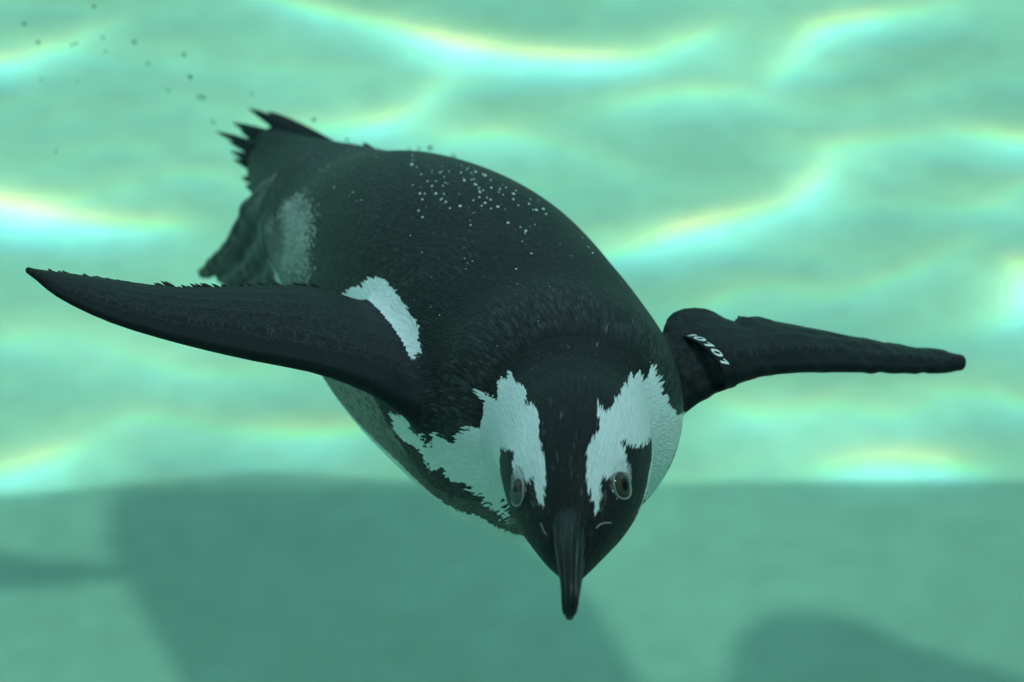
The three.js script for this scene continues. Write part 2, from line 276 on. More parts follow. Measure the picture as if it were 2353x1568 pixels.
// surface nets over the blocks that the surface passes through
function meshField(h) {
  const box = new THREE.Box3(); spC.forEach((p, i) => { box.expandByPoint(p.clone().addScalar(spR[i] + 0.01)); box.expandByPoint(p.clone().addScalar(-spR[i] - 0.01)); });
  [WING_R, WING_L, FOOT, TAIL].forEach((w) => box.union(w.box));
  const B = 8, lo = box.min, n = ['x', 'y', 'z'].map((k) => Math.ceil((box.max[k] - lo[k]) / h / B) * B + B), vid = new Map(), pos = [], quads = [];
  const key = (i, j, k) => (i * n[1] + j) * n[2] + k, half = B * h * 0.5, reach = half * 1.75 + 0.006, S = B + 2, val = new Float32Array(S * S * S);
  const cells = [];
  for (let bi = 0; bi < n[0]; bi += B) for (let bj = 0; bj < n[1]; bj += B) for (let bk = 0; bk < n[2]; bk += B) {
    if (Math.abs(field(lo.x + bi * h + half, lo.y + bj * h + half, lo.z + bk * h + half)) > reach) continue;
    const q = B + 1;
    for (let i = 0; i < q; i++) for (let j = 0; j < q; j++) for (let k = 0; k < q; k++) val[(i * S + j) * S + k] = field(lo.x + (bi + i) * h, lo.y + (bj + j) * h, lo.z + (bk + k) * h);
    for (let i = 0; i < B; i++) for (let j = 0; j < B; j++) for (let k = 0; k < B; k++) {
      let mask = 0, sx = 0, sy = 0, sz = 0, c = 0;
      const g = (a, b, d) => val[((i + a) * S + j + b) * S + k + d];
      for (let e = 0; e < 8; e++) if (g(e & 1, e >> 1 & 1, e >> 2) < 0) mask |= 1 << e;
      if (mask === 0 || mask === 255) continue;
      for (const [a, b] of EDGES) { if ((mask >> a & 1) === (mask >> b & 1)) continue; const va = g(a & 1, a >> 1 & 1, a >> 2), vb = g(b & 1, b >> 1 & 1, b >> 2), t = va / (va - vb); sx += lerp(a & 1, b & 1, t); sy += lerp(a >> 1 & 1, b >> 1 & 1, t); sz += lerp(a >> 2, b >> 2, t); c++; }
      const I = bi + i, J = bj + j, K = bk + k;
      vid.set(key(I, J, K), pos.length / 3); cells.push([I, J, K, mask]);
      pos.push(lo.x + (I + sx / c) * h, lo.y + (J + sy / c) * h, lo.z + (K + sz / c) * h);
    }
  }
  for (const [I, J, K, mask] of cells) {
    const s0 = mask & 1;
    for (let ax = 0; ax < 3; ax++) {
      const s1 = mask >> (1 << ax) & 1; if (s0 === s1) continue;
      const o = [[0, 1, 0, 0, 0, 1], [0, 0, 1, 1, 0, 0], [1, 0, 0, 0, 1, 0]][ax], g = (m1, m2) => vid.get(key(I - m1 * o[0] - m2 * o[3], J - m1 * o[1] - m2 * o[4], K - m1 * o[2] - m2 * o[5]));
      const a = g(0, 0), b = g(1, 0), c = g(1, 1), d = g(0, 1);
      if (a === undefined || b === undefined || c === undefined || d === undefined) continue;
      s0 ? quads.push(a, b, c, a, c, d) : quads.push(a, d, c, a, c, b);
    }
  }
  return { pos, idx: quads };
}
const EDGES = [[0, 1], [2, 3], [4, 5], [6, 7], [0, 2], [1, 3], [4, 6], [5, 7], [0, 4], [1, 5], [2, 6], [3, 7]];
// where a point of the skin lies on the plumage map: along the spine and round it (0.5 is the middle of the back)
function chart(x, y, z) {
  const b = fBody(x, y, z), s = bodyS, i = Math.min(NS - 2, Math.max(0, Math.floor(s))), f = s - i;
  const cx = lerp(SX_[i], SX_[i + 1], f), cy = lerp(SY_[i], SY_[i + 1], f), cz = lerp(SZ_[i], SZ_[i + 1], f), u = spU[i], w = spW[i];
  const dx = x - cx, dy = y - cy, dz = z - cz, th = Math.atan2(-(dx * w.x + dy * w.y + dz * w.z), dx * u.x + dy * u.y + dz * u.z);
  const r = fWeb(WING_R, x, y, z), l = fWeb(WING_L, x, y, z), ft = fWeb(FOOT, x, y, z), tl = fWeb(TAIL, x, y, z);
  const zone = ft < b && ft < 0.004 ? 3 : r < b - 0.002 ? 1 : l < b - 0.002 ? 2 : tl < b - 0.001 && tl < 0.006 ? 4 : 0;
  return { u: th / (2 * Math.PI) + 0.5, v: s / (NS - 1), zone, wing: zone === 1 ? WING_R : zone === 2 ? WING_L : zone === 3 ? FOOT : zone === 4 ? TAIL : null };
}
// the skin's point over spine position v in direction u
function skin(u, v) {
  const s = v * (NS - 1), i = Math.min(NS - 2, Math.floor(s)), f = s - i, c = spC[i].clone().lerp(spC[i + 1], f), th = (u - 0.5) * 2 * Math.PI;
  const dir = spU[i].clone().multiplyScalar(Math.cos(th)).addScaledVector(spW[i], -Math.sin(th)); let r = 0;
  const k0 = Math.max(0, i - 1), k1 = Math.min(NS - 1, i + 2), slope = clamp((spR[k1] - spR[k0]) / ((k1 - k0) * SLEN / (NS - 1)), -0.95, 0.95);   // where the ball at v touches the skin
  dir.multiplyScalar(Math.sqrt(1 - slope * slope)).addScaledVector(spT[i], -slope);
  for (let k = 0; k < 40; k++) { const p = c.clone().addScaledVector(dir, r), d = field(p.x, p.y, p.z); if (Math.abs(d) < 2e-5) break; r -= d; }
  return c.addScaledVector(dir, r);
}
const NECK_L = [[0.2605, 0.7217], [0.2469, 0.7118], [0.2384, 0.6961], [0.2351, 0.7083], [0.2294, 0.7216], [0.2144, 0.7182], [0.2109, 0.7224], [0.2282, 0.7285], [0.2311, 0.7325], [0.2220, 0.7371], [0.2193, 0.7411], [0.2282, 0.7446], [0.2391, 0.7487], [0.2521, 0.7526], [0.2479, 0.7599], [0.2720, 0.7848], [0.3040, 0.7554], [0.3079, 0.7603], [0.3116, 0.7867], [0.3176, 0.8154], [0.3377, 0.7867], [0.3516, 0.7879], [0.3570, 0.7992], [0.3717, 0.7893], [0.3758, 0.8339], [0.3906, 0.8460], [0.3928, 0.8642], [0.3813, 0.8705], [0.3992, 0.8748], [0.4085, 0.8832], [0.4142, 0.8908], [0.4079, 0.9061], [0.4137, 0.9171], [0.4178, 0.9261], [0.4156, 0.9357], [0.4096, 0.9437], [0.3851, 0.9581], [0.3728, 0.9554], [0.3653, 0.9478], [0.3750, 0.9383], [0.3656, 0.9339], [0.3468, 0.9323], [0.3335, 0.9345], [0.3139, 0.9287], [0.3068, 0.9218], [0.3093, 0.9155], [0.3098, 0.9122], [0.3252, 0.9062], [0.3331, 0.9033], [0.3107, 0.8946], [0.2852, 0.8817], [0.2615, 0.8730], [0.2396, 0.8864], [0.1354, 0.7610], [0.1070, 0.7505], [0.0737, 0.7406], [0.0993, 0.7441], [0.1212, 0.7443], [0.1405, 0.7440], [0.1561, 0.7411], [0.1621, 0.7380], [0.1639, 0.7273], [0.1855, 0.7265], [0.1838, 0.7122], [0.2008, 0.7072], [0.2166, 0.7004], [0.2185, 0.6854], [0.2217, 0.6646], [0.2412, 0.6578], [0.2657, 0.7174]];
const FLANK_L = [[0.3167, 0.5412], [0.3295, 0.5590], [0.3421, 0.5650], [0.3541, 0.5799], [0.3548, 0.6041], [0.3545, 0.6166], [0.3529, 0.6342], [0.3502, 0.6483], [0.3486, 0.6579], [0.3362, 0.6783], [0.3254, 0.6903], [0.3140, 0.6958], [0.3123, 0.6940], [0.29,0.685], [0.27,0.66], [0.28,0.6], [0.275,0.55], [0.3,0.535]];
const NECK_R = [[0.6025, 0.9636], [0.5570, 0.9529], [0.5360, 0.9421], [0.5295, 0.9337], [0.5256, 0.9220], [0.5315, 0.9135], [0.5465, 0.9059], [0.5468, 0.8950], [0.5394, 0.8910], [0.5376, 0.8806], [0.5508, 0.8862], [0.5584, 0.8862], [0.5729, 0.8816], [0.5774, 0.8751], [0.5952, 0.8662], [0.6150, 0.8410], [0.6208, 0.8441], [0.6256, 0.7970], [0.6370, 0.8013], [0.6352, 0.7811], [0.6571, 0.7868], [0.6572, 0.7679], [0.6446, 0.7547], [0.6580, 0.7548], [0.6727, 0.7583], [0.6873, 0.7550], [0.7009, 0.7573], [0.7079, 0.7542], [0.7219, 0.7556], [0.7295, 0.7532], [0.7394, 0.7478], [0.7502, 0.7417], [0.7543, 0.7294], [0.7615, 0.7037], [0.7748, 0.7320], [0.7963, 0.7357], [0.8167, 0.7378], [0.8307, 0.7361], [0.8536, 0.7318], [0.8791, 0.7358], [0.7870, 0.9218], [0.7365, 0.8959], [0.7286, 0.8911], [0.7281, 0.8777], [0.7134, 0.8714], [0.7017, 0.8742], [0.6757, 0.8890], [0.6396, 0.8998], [0.6226, 0.9022], [0.6101, 0.8997], [0.6076, 0.9048], [0.6191, 0.9060], [0.6285, 0.9101], [0.6401, 0.9147], [0.6496, 0.9217], [0.6638, 0.9252], [0.6706, 0.9324], [0.6640, 0.9371], [0.6458, 0.9402], [0.6252, 0.9375], [0.6168, 0.9379], [0.6046, 0.9337], [0.5870, 0.9352], [0.5790, 0.9378], [0.5817, 0.9425], [0.6001, 0.9532], [0.6083, 0.9612]];
const RUMP = [[0.3342, 0.2436], [0.3647, 0.2896], [0.3589, 0.3611], [0.3315, 0.4168], [0.3142, 0.4315], [0.2952, 0.4648], [0.2857, 0.4396], [0.2579, 0.3422], [0.2108, 0.1913], [0.2710, 0.3376], [0.2972, 0.3438], [0.3177, 0.2425]];
const EYE_R = [[0.6468, 0.9286]];
const EYE_L = [[0.3033, 0.9278]];
const GAPE_R = [[0.6167, 0.9750], [0.6195, 0.9699], [0.6310, 0.9657], [0.6497, 0.9612], [0.6767, 0.9569]];
const GAPE_L = [[0.3480, 0.9646], [0.3490, 0.9712], [0.3617, 0.9787]];
const LORE = [[0.6071, 0.9447], [0.3537, 0.9412]];
const NAPE = [[0.4918, 0.7930], [0.5452, 0.7828], [0.4364, 0.7915], [0.4172, 0.8258], [0.5574, 0.7533], [0.4633, 0.8932], [0.4216, 0.9039], [0.5002, 0.8735], [0.5176, 0.8627], [0.4142, 0.8429], [0.4403, 0.8804], [0.4502, 0.9257], [0.4939, 0.9142]];
const CLING = [[0.4848, 0.4805], [0.4709, 0.4989], [0.4771, 0.5061], [0.4636, 0.4944], [0.4668, 0.4731], [0.4729, 0.4369], [0.4496, 0.5151], [0.4584, 0.5218], [0.4568, 0.5349], [0.4595, 0.5411], [0.5054, 0.4871], [0.5187, 0.4760], [0.5238, 0.4836], [0.5285, 0.4951], [0.4973, 0.5091], [0.5061, 0.5077], [0.5040, 0.5171], [0.5001, 0.5362], [0.4946, 0.5455], [0.4950, 0.5573], [0.5177, 0.5263], [0.5264, 0.5287], [0.5379, 0.5361], [0.5308, 0.5499], [0.5038, 0.5519], [0.4862, 0.5501], [0.5047, 0.5669], [0.5464, 0.5549], [0.5495, 0.5652], [0.5625, 0.5568], [0.5013, 0.6001], [0.5110, 0.6099], [0.5131, 0.6175], [0.4304, 0.5368], [0.4992, 0.6515], [0.5909, 0.6168], [0.4632, 0.5914], [0.4454, 0.5108], [0.4688, 0.5548]];
// ---------------------------------------------------------------- plumage
// Feather by feather, laid from the tail forwards so that each covers the root of the next; each takes the colour of the spot it grows from.
const CELL = 0.0013;
const toS = (x) => Math.round(255 * (x <= 0.0031308 ? 12.92 * x : 1.055 * Math.pow(Math.max(x, 0), 1 / 2.4) - 0.055));
const css = (r, g, b, a = 1) => `rgba(${toS(r)},${toS(g)},${toS(b)},${a})`;
const canvas = (w, h) => { const cv = document.createElement('canvas'); cv.width = w; cv.height = h; return [cv, cv.getContext('2d')]; };
const tex = (cv, color, wrap = true) => { const t = new THREE.CanvasTexture(cv); if (color) t.colorSpace = THREE.SRGBColorSpace; t.flipY = false; if (wrap) t.wrapS = THREE.RepeatWrapping; return t; };
// plumage zones on the map (u round the body, v from tail to bill)
/*MARKS*/
const SIZE = 2048, [coatC, coatX] = canvas(SIZE, SIZE), [reliefC, reliefX] = canvas(SIZE, SIZE);
{
  const Z = 1024, [zc, zx] = canvas(Z, Z);
  const poly = (p, c) => { zx.fillStyle = c; zx.beginPath(); p.forEach(([u, v], i) => (i ? zx.lineTo(u * Z, v * Z) : zx.moveTo(u * Z, v * Z))); zx.fill(); };
  zx.fillStyle = '#000'; zx.fillRect(0, 0, Z, Z);
  poly([[0, 0], [.30, 0], [.30, .30], [.285, .45], [.27, .54], [.25, .62], [.22, .66], [.20, .685], [.17, .70], [.14, .727], [.12, .75], [0, .75]], '#00f');        // breast band and flank: dark, mottled
  poly([[1, 0], [.68, 0], [.68, .30], [.695, .45], [.70, .54], [.72, .62], [.75, .66], [.77, .685], [.80, .70], [.83, .727], [.86, .75], [1, .75]], '#00f');
  poly([[0, 0], [.20, 0], [.19, .3], [.17, .5], [.165, .60], [.168, .645], [.16, .675], [.145, .695], [.125, .714], [.105, .726], [0, .730]], '#f00');                                // belly
  poly([[1, 0], [.80, 0], [.81, .3], [.815, .5], [.83, .60], [.84, .66], [.85, .69], [.87, .708], [.90, .722], [1, .726]], '#f00');
  poly(RUMP, '#0f0');
  poly(NECK_L, '#f00'); poly(NECK_R, '#f00'); poly(FLANK_L, '#f00');
  poly([[.72, .76], [.80, .745], [.835, .745], [.86, .775], [.88, .82], [.87, .872], [.80, .882], [.745, .882], [.735, .85]], '#f00'); poly([[.25, .78], [.10, .752], [.07, .80], [.08, .872], [.20, .878], [.275, .880]], '#f00');
  const zone = zx.getImageData(0, 0, Z, Z).data;
  const sample = (u, v) => { const i = ((Math.floor(u * Z) % Z) + Z) % Z, j = clamp(Math.floor(v * Z), 0, Z - 1), o = (j * Z + i) * 4; return [zone[o], zone[o + 1], zone[o + 2]]; };
  {
    const im = coatX.createImageData(SIZE, SIZE);
    for (let j = 0; j < SIZE; j++) for (let i = 0; i < SIZE; i++) { const [R, G, Bz] = sample(i / SIZE, j / SIZE), t = R > 128 ? 0.78 : G > 128 ? 0.2 : Bz > 128 ? 0.06 : 0.012, q = toS(t), o = (j * SIZE + i) * 4; im.data[o] = q; im.data[o + 1] = q; im.data[o + 2] = q; im.data[o + 3] = 255; }
    coatX.putImageData(im, 0, 0);
  }
  reliefX.fillStyle = '#808080'; reliefX.fillRect(0, 0, SIZE, SIZE);
  const lens = (X, x, y, l, w, lean, fill) => { X.fillStyle = fill; X.beginPath(); X.moveTo(x, y); X.quadraticCurveTo(x - w, y - l * 0.45, x + lean, y - l); X.quadraticCurveTo(x + w, y - l * 0.45, x, y); X.fill(); };
  const rows = 1150, stretch = []; for (let k = 0; k <= 60; k++) { const v = clamp(k / 60, 0.01, 0.98); stretch.push(Math.max(1, skin(0.47, v + 0.008).distanceTo(skin(0.47, v - 0.008)) / (0.016 * SLEN))); }
  for (let k = 0; k < rows; k++) {
    const v0 = k / rows, i = Math.min(NS - 1, Math.floor(v0 * NS)), girth = 2 * Math.PI * Math.max(spR[i], 0.012), head = smooth(v0, 0.76, 0.84), w = lerp(0.0017, 0.00075, head), l = lerp(0.0056, 0.0048, head) / Math.min(3.5, stretch[Math.round(v0 * 60)]), n = Math.ceil(girth / w * lerp(0.5, 0.4, head));
    for (let q = 0; q < n; q++) {
      const u = rnd(), v = v0 + (rnd() - 0.5) / rows, fu = fbm(u * 30, v * 30, 2) - 0.5;
      const loose = rnd() < 0.2 ? 5 : 1, rear = 1 - smooth(v, 0.4, 0.55), [R, G, Bz] = sample(u + (rnd() - 0.5) * (loose * 0.0004 / girth + 0.03 * rear), v + (rnd() - 0.5) * (loose * 0.0015 + 0.025 * rear));
      let c, tone = rnd();
      if (v < 0.2 && rnd() > smooth(v, 0.12, 0.2)) { const t = 0.006 + 0.008 * tone; c = [t, t * 1.05, t * 1.08]; }
      else if (R > 128) { const t = 0.78 + 0.10 * tone + 0.16 * fu; c = [t * 0.98, t, t * 1.03]; }
      else if (G > 128) { const t = 0.18 + 0.26 * tone + 0.25 * fu; c = [t, t, t * 0.95]; }
      else if (Bz > 128) { const f = smooth(v, 0.6, 0.70), t = lerp(lerp(0.10, 0.22, smooth(v, 0.42, 0.52)), 0.065, f) * (0.5 + tone) + (fu > 0.2 ? 0.1 : 0); c = [t, t * 0.98, t * 0.9]; }
      else { const pale = tone > 0.988 && v > 0.79 ? 0.05 : 0, mantle = 1 - smooth(v, 0.752, 0.766), t = lerp(0.0065, lerp(0.026, 0.0105, smooth(v, 0.3, 0.62)), mantle) * (0.35 + 1.5 * tone * tone * (1 + fu)) + (tone > 0.97 ? 0.02 * mantle : 0) + pale + 0.030 * mantle * smooth(v, 0.715, 0.745) * tone; c = [t, t * 1.05, t * 1.08]; }  // nape rim: painted sheen; rear: haze and skylight painted over greyer feathers
      const X = u * SIZE, Y = v * SIZE, L = l / SLEN * SIZE * (0.7 + 0.6 * rnd()), Wd = w / girth * SIZE * (0.6 + 0.5 * rnd()), lean = (rnd() - 0.5) * Wd * 1.2 + (u - 0.5) * 0;
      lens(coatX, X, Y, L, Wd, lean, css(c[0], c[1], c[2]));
      const h = Math.round(70 + 120 * rnd());
      lens(reliefX, X, Y, L, Wd, lean, `rgb(${h},${h},${h})`);
    }
  }
  // stray pale feathers on the nape and crown
  NAPE.forEach(([u, v], i) => { const s = 0.5 + 0.9 * hash(i, 9); for (let k = 0; k < 3; k++)
    lens(coatX, (u + (rnd() - 0.5) * 0.006) * SIZE, (v + (rnd() - 0.5) * 0.006) * SIZE, 15 * s, 2.2 * s, 0, css(.3, .33, .32, .8)); });
  // bare pale skin above and before each eye
  for (const [[u, v], sd] of [[EYE_R[0], -1], [EYE_L[0], 1]]) for (let k = 0; k < 500; k++) { const q = rnd() * 2 * Math.PI, d = Math.sqrt(rnd()), a = 2 * Math.PI * 0.033, x = u + sd * 0.010 + Math.cos(q) * d * 0.0075 / a, y = v - 0.003 + Math.sin(q) * d * 0.0085 / SLEN, t = sd < 0 ? 0.62 + 0.12 * rnd() : 0.25 + 0.1 * rnd(); lens(coatX, x * SIZE, y * SIZE, 7, 2.5, 0, css(t, t * 0.95, t * 0.95)); }
  // lores: dark bristles with bright flecks, beside the bill
  for (let k = 0; k < 150; k++) { const sd = k % 2, u = LORE[sd ? 0 : 1][0] + (rnd() - 0.5) * 0.026, v = LORE[sd ? 0 : 1][1] + 0.002 + (rnd() - 0.5) * 0.022; lens(coatX, u * SIZE, v * SIZE, 7 + 6 * rnd(), 2.5, 0, rnd() < 0.22 ? css(.35, .36, .3) : css(.012, .014, .014)); }
}
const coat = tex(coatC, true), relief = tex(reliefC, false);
// flippers: short scale-like feathers in rows; u along the flipper, v from the leading to the trailing edge
const [wingC, wingX] = canvas(1536, 512), [wingRC, wingRX] = canvas(1536, 512);
{
  wingX.fillStyle = css(.008, .010, .012); wingX.fillRect(0, 0, 1536, 512); wingRX.fillStyle = '#808080'; wingRX.fillRect(0, 0, 1536, 512);
  for (let k = 0; k < 42000; k++) {
    const x = rnd() * 1560 - 20, y = rnd() * 512, e = y / 512, edge = smooth(e, 0.10, 0.02), t = 0.0085 * (0.7 + 0.5 * rnd()) * (0.7 + 0.8 * fbm(x / 90, y / 50, 3)) + (rnd() < 0.05 * (1 - smooth(x, 500, 900)) ? 0.022 : 0) + (edge * (rnd() < 0.3 ? 0.03 : 0.004)) + (rnd() < 0.004 ? 0.03 : 0);
    const a = 0.5 + 0.8 * e, l = 8 + 5 * rnd(), w = 2.2;
    for (const [X, f] of [[wingX, css(t, t * 1.08, t * 1.15)], [wingRX, `hsl(0,0%,${38 + 24 * rnd()}%)`]]) { X.fillStyle = f; X.beginPath(); X.moveTo(x, y); X.quadraticCurveTo(x + l * 0.5 * Math.cos(a) - w, y + l * 0.5 * Math.sin(a) + w, x + l * Math.cos(a), y + l * Math.sin(a)); X.quadraticCurveTo(x + l * 0.5 * Math.cos(a) + w, y + l * 0.5 * Math.sin(a) - w, x, y); X.fill(); }
  }
}
const [footC, footX] = canvas(256, 256);
{
  for (let j = 0; j < 256; j++) for (let i = 0; i < 256; i += 2) { const f = fbm(i / 40, j / 9, 4), g = Math.pow(Math.abs(Math.sin(j / 256 * Math.PI * 3.0 + 0.6)), 3), t = 0.035 + 0.11 * f * f + 0.08 * g * f; footX.fillStyle = css(t, t * 1.02, t); footX.fillRect(i, j, 2, 1); }
}
const MAT = {
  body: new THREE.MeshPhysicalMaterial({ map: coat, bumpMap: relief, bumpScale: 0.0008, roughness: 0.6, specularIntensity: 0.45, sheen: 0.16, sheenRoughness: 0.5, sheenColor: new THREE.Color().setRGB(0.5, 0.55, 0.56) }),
  wing: new THREE.MeshPhysicalMaterial({ map: tex(wingC, true), bumpMap: tex(wingRC, false), bumpScale: 0.0004, roughness: 0.55, specularIntensity: 0.28 }),
  foot: new THREE.MeshPhysicalMaterial({ map: tex(footC, true), bumpMap: tex(footC, false), bumpScale: 0.003, roughness: 0.55 }),
  white: new THREE.MeshStandardMaterial({ color: new THREE.Color().setRGB(0.7, 0.69, 0.66), roughness: 0.7 }),
  black: new THREE.MeshStandardMaterial({ color: new THREE.Color().setRGB(0.014, 0.016, 0.018), roughness: 0.6 }),
  quill: new THREE.MeshPhysicalMaterial({ specularIntensity: 0.3, color: new THREE.Color().setRGB(0.009, 0.011, 0.013), roughness: 0.6 }),
};
const BAND = { x: 490, sx: -1.65, sy: -0.85 };
const penguin = new THREE.Group(); penguin.name = numbered('penguin'); penguin.position.copy(HOME); scene.add(penguin);
tag(penguin, 'black and white penguin swimming towards the viewer with flippers spread', 'penguin');
{
  const t0 = Date.now(), { pos, idx } = meshField(CELL), n = pos.length / 3, nor = new Float32Array(pos.length), g = V(0, 0, 0), ch = [];
  for (let i = 0; i < n; i++) {
    let x = pos[3 * i], y = pos[3 * i + 1], z = pos[3 * i + 2];
    for (let k = 0; k < 1; k++) { grad(x, y, z, g); const d = field(x, y, z) / Math.max(g.lengthSq(), 0.25), m = clamp(d, -CELL, CELL); x -= g.x * m; y -= g.y * m; z -= g.z * m; }
    pos[3 * i] = x; pos[3 * i + 1] = y; pos[3 * i + 2] = z;
    g.normalize(); nor[3 * i] = g.x; nor[3 * i + 1] = g.y; nor[3 * i + 2] = g.z;
    const c = chart(x, y, z); if (c.wing) { c.wu = c.wing.u; c.wv = c.wing.v; } ch.push(c);
  }
  // each zone of the skin has its own map; corners on a zone's border are doubled
  const P = [], N = [], U = [], G = [[], [], []], made = new Map();
  const corner = (i, zone, wrap) => {
    const k = (i * 5 + zone) * 2 + wrap; let v = made.get(k); if (v !== undefined) return v;
    const c = ch[i]; v = P.length / 3; made.set(k, v); P.push(pos[3 * i], pos[3 * i + 1], pos[3 * i + 2]); N.push(nor[3 * i], nor[3 * i + 1], nor[3 * i + 2]);
    if (zone === 0) U.push(c.u + wrap, c.v); else U.push(c.wu ?? 0, c.wv ?? 0);
    return v;
  };
  for (let t = 0; t < idx.length; t += 3) {
    const a = idx[t], b = idx[t + 1], c = idx[t + 2]; let z = Math.min(ch[a].zone, ch[b].zone, ch[c].zone);
    if (z && !(ch[a].zone === ch[b].zone && ch[b].zone === ch[c].zone)) z = 0;
    const u = [a, b, c].map((i) => ch[i].u), split = z === 0 && Math.max(...u) - Math.min(...u) > 0.5;
    G[z === 0 ? 0 : z === 3 ? 2 : 1].push(...[a, b, c].map((i) => corner(i, z, split && ch[i].u < 0.5 ? 1 : 0)));
  }
  const geo = new THREE.BufferGeometry();
  geo.setAttribute('position', new THREE.Float32BufferAttribute(P, 3)); geo.setAttribute('normal', new THREE.Float32BufferAttribute(N, 3)); geo.setAttribute('uv', new THREE.Float32BufferAttribute(U, 2));
  const all = []; let o = 0; G.forEach((a, i) => { geo.addGroup(o, a.length, i); o += a.length; for (const k of a) all.push(k); }); geo.setIndex(all);
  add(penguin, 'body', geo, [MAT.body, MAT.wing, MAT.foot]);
  console.log('body', n, all.length / 3, Date.now() - t0, 'ms');
}

// tapered strip from root to tip with a rounded section: feathers, lids
function blade(a, b, width, thick, face, bend = 0, n = 8, sides = 6) {
  const t = b.clone().sub(a), L = t.length(); t.normalize();
  const w = new THREE.Vector3().crossVectors(t, face).normalize(), f = new THREE.Vector3().crossVectors(w, t), P = [], I = [];
  for (let i = 0; i <= n; i++) {
    const s = i / n, k = Math.max(0.04, Math.pow(Math.sin(Math.PI * Math.min(1, 0.22 + 0.78 * s)), 0.75)), c = a.clone().addScaledVector(t, L * s).addScaledVector(w, bend * L * Math.sin(Math.PI * 0.5 * s) * s);
    for (let j = 0; j < sides; j++) { const q = j / sides * 2 * Math.PI, p = c.clone().addScaledVector(w, Math.cos(q) * width * 0.5 * k).addScaledVector(f, Math.sin(q) * thick * 0.5 * k); P.push(p.x, p.y, p.z); }
  }
  for (let i = 0; i < n; i++) for (let j = 0; j < sides; j++) { const k = (j + 1) % sides, A = i * sides + j, B = i * sides + k, C = A + sides, D = B + sides; I.push(A, B, D, A, D, C); }
  const g = new THREE.BufferGeometry(); g.setAttribute('position', new THREE.Float32BufferAttribute(P, 3)); g.setIndex(I); g.computeVertexNormals(); return g;
}
const rel = (x, y, D) => at(x, y, D).sub(HOME), TOWARDS = FWD.clone().negate();
// tail: stiff pointed quills, each its own
for (const [x0, y0, x1, y1, w, d0 = 1.955, d1 = 2.045, bend = 0.05] of [
  [760, 345, 562, 266, 26], [790, 350, 606, 272, 24], [740, 352, 600, 285, 24], [730, 360, 528, 300, 30], [720, 375, 545, 318, 28], [690, 372, 488, 320, 20], [720, 385, 520, 345, 26], [715, 400, 538, 368, 28], [700, 412, 522, 364, 24], [720, 425, 530, 384, 30], [730, 440, 572, 412, 32], [700, 400, 560, 340, 30],
  [890, 378, 826, 338, 16, 1.87, 1.89, 0.12], [640, 455, 560, 434, 22, 1.93, 1.97], [650, 462, 575, 448, 18, 1.92, 1.96], [860, 372, 795, 332, 8, 1.89, 1.92]])
  add(penguin, 'tail_feather', blade(rel(x0, y0, d0), rel(x1, y1, d1), w * STEP * 2.7, 0.0016, TOWARDS, bend), MAT.quill);
for (let k = 0; k < 14; k++) { const t = rnd(), x0 = lerp(775, 690, t), y0 = lerp(345, 440, t), l = 0.45 + 0.5 * rnd(), x1 = lerp(x0, lerp(600, 535, t), l), y1 = lerp(y0, lerp(272, 400, t), l) - 6 + 10 * rnd(); add(penguin, 'tail_feather', blade(rel(x0, y0, 1.945), rel(x1, y1, 1.99 + 0.03 * rnd()), (12 + 14 * rnd()) * STEP * 2.4, 0.0012, TOWARDS, 0.12 * (rnd() - 0.5)), MAT.quill); }
// fringe of small feathers along the trailing edge of each flipper
function fringe(web, from, to, n, len, lean) {
  const gs = [], g = web.grid, m = g[0].length - 1;
  for (let k = 0; k < n; k++) {
    const t = lerp(from, to, (k + rnd() * 0.6) / n) * (g.length - 1), i = Math.min(g.length - 2, Math.floor(t)), f = t - i;
    const e = g[i][m][0].clone().lerp(g[i + 1][m][0], f), inn = g[i][m - 1][0].clone().lerp(g[i + 1][m - 1][0], f), out = e.clone().sub(inn).normalize(), along = g[i + 1][m][0].clone().sub(g[i][m][0]).normalize();
    const dir = out.addScaledVector(along, lean).normalize(), l = len(t / (g.length - 1)) * (0.5 + 1.0 * rnd());
    gs.push(blade(e.clone().addScaledVector(dir, -0.004), e.clone().addScaledVector(dir, l), 0.0022, 0.0009, TOWARDS, 0, 4, 5));
  }
  return mergeGeometries(gs);
}
tag(add(penguin, 'trailing_edge_feathers', fringe(WING_R, 0.12, 0.93, 84, (t) => (t > 0.40 && t < 0.70 ? 0.0065 : 0.003), 0.6), MAT.quill), null, null, null, 'stuff');
tag(add(penguin, 'trailing_edge_feathers', fringe(WING_L, 0.30, 0.95, 56, (t) => 0.0026, 0.6), MAT.quill), null, null, null, 'stuff');
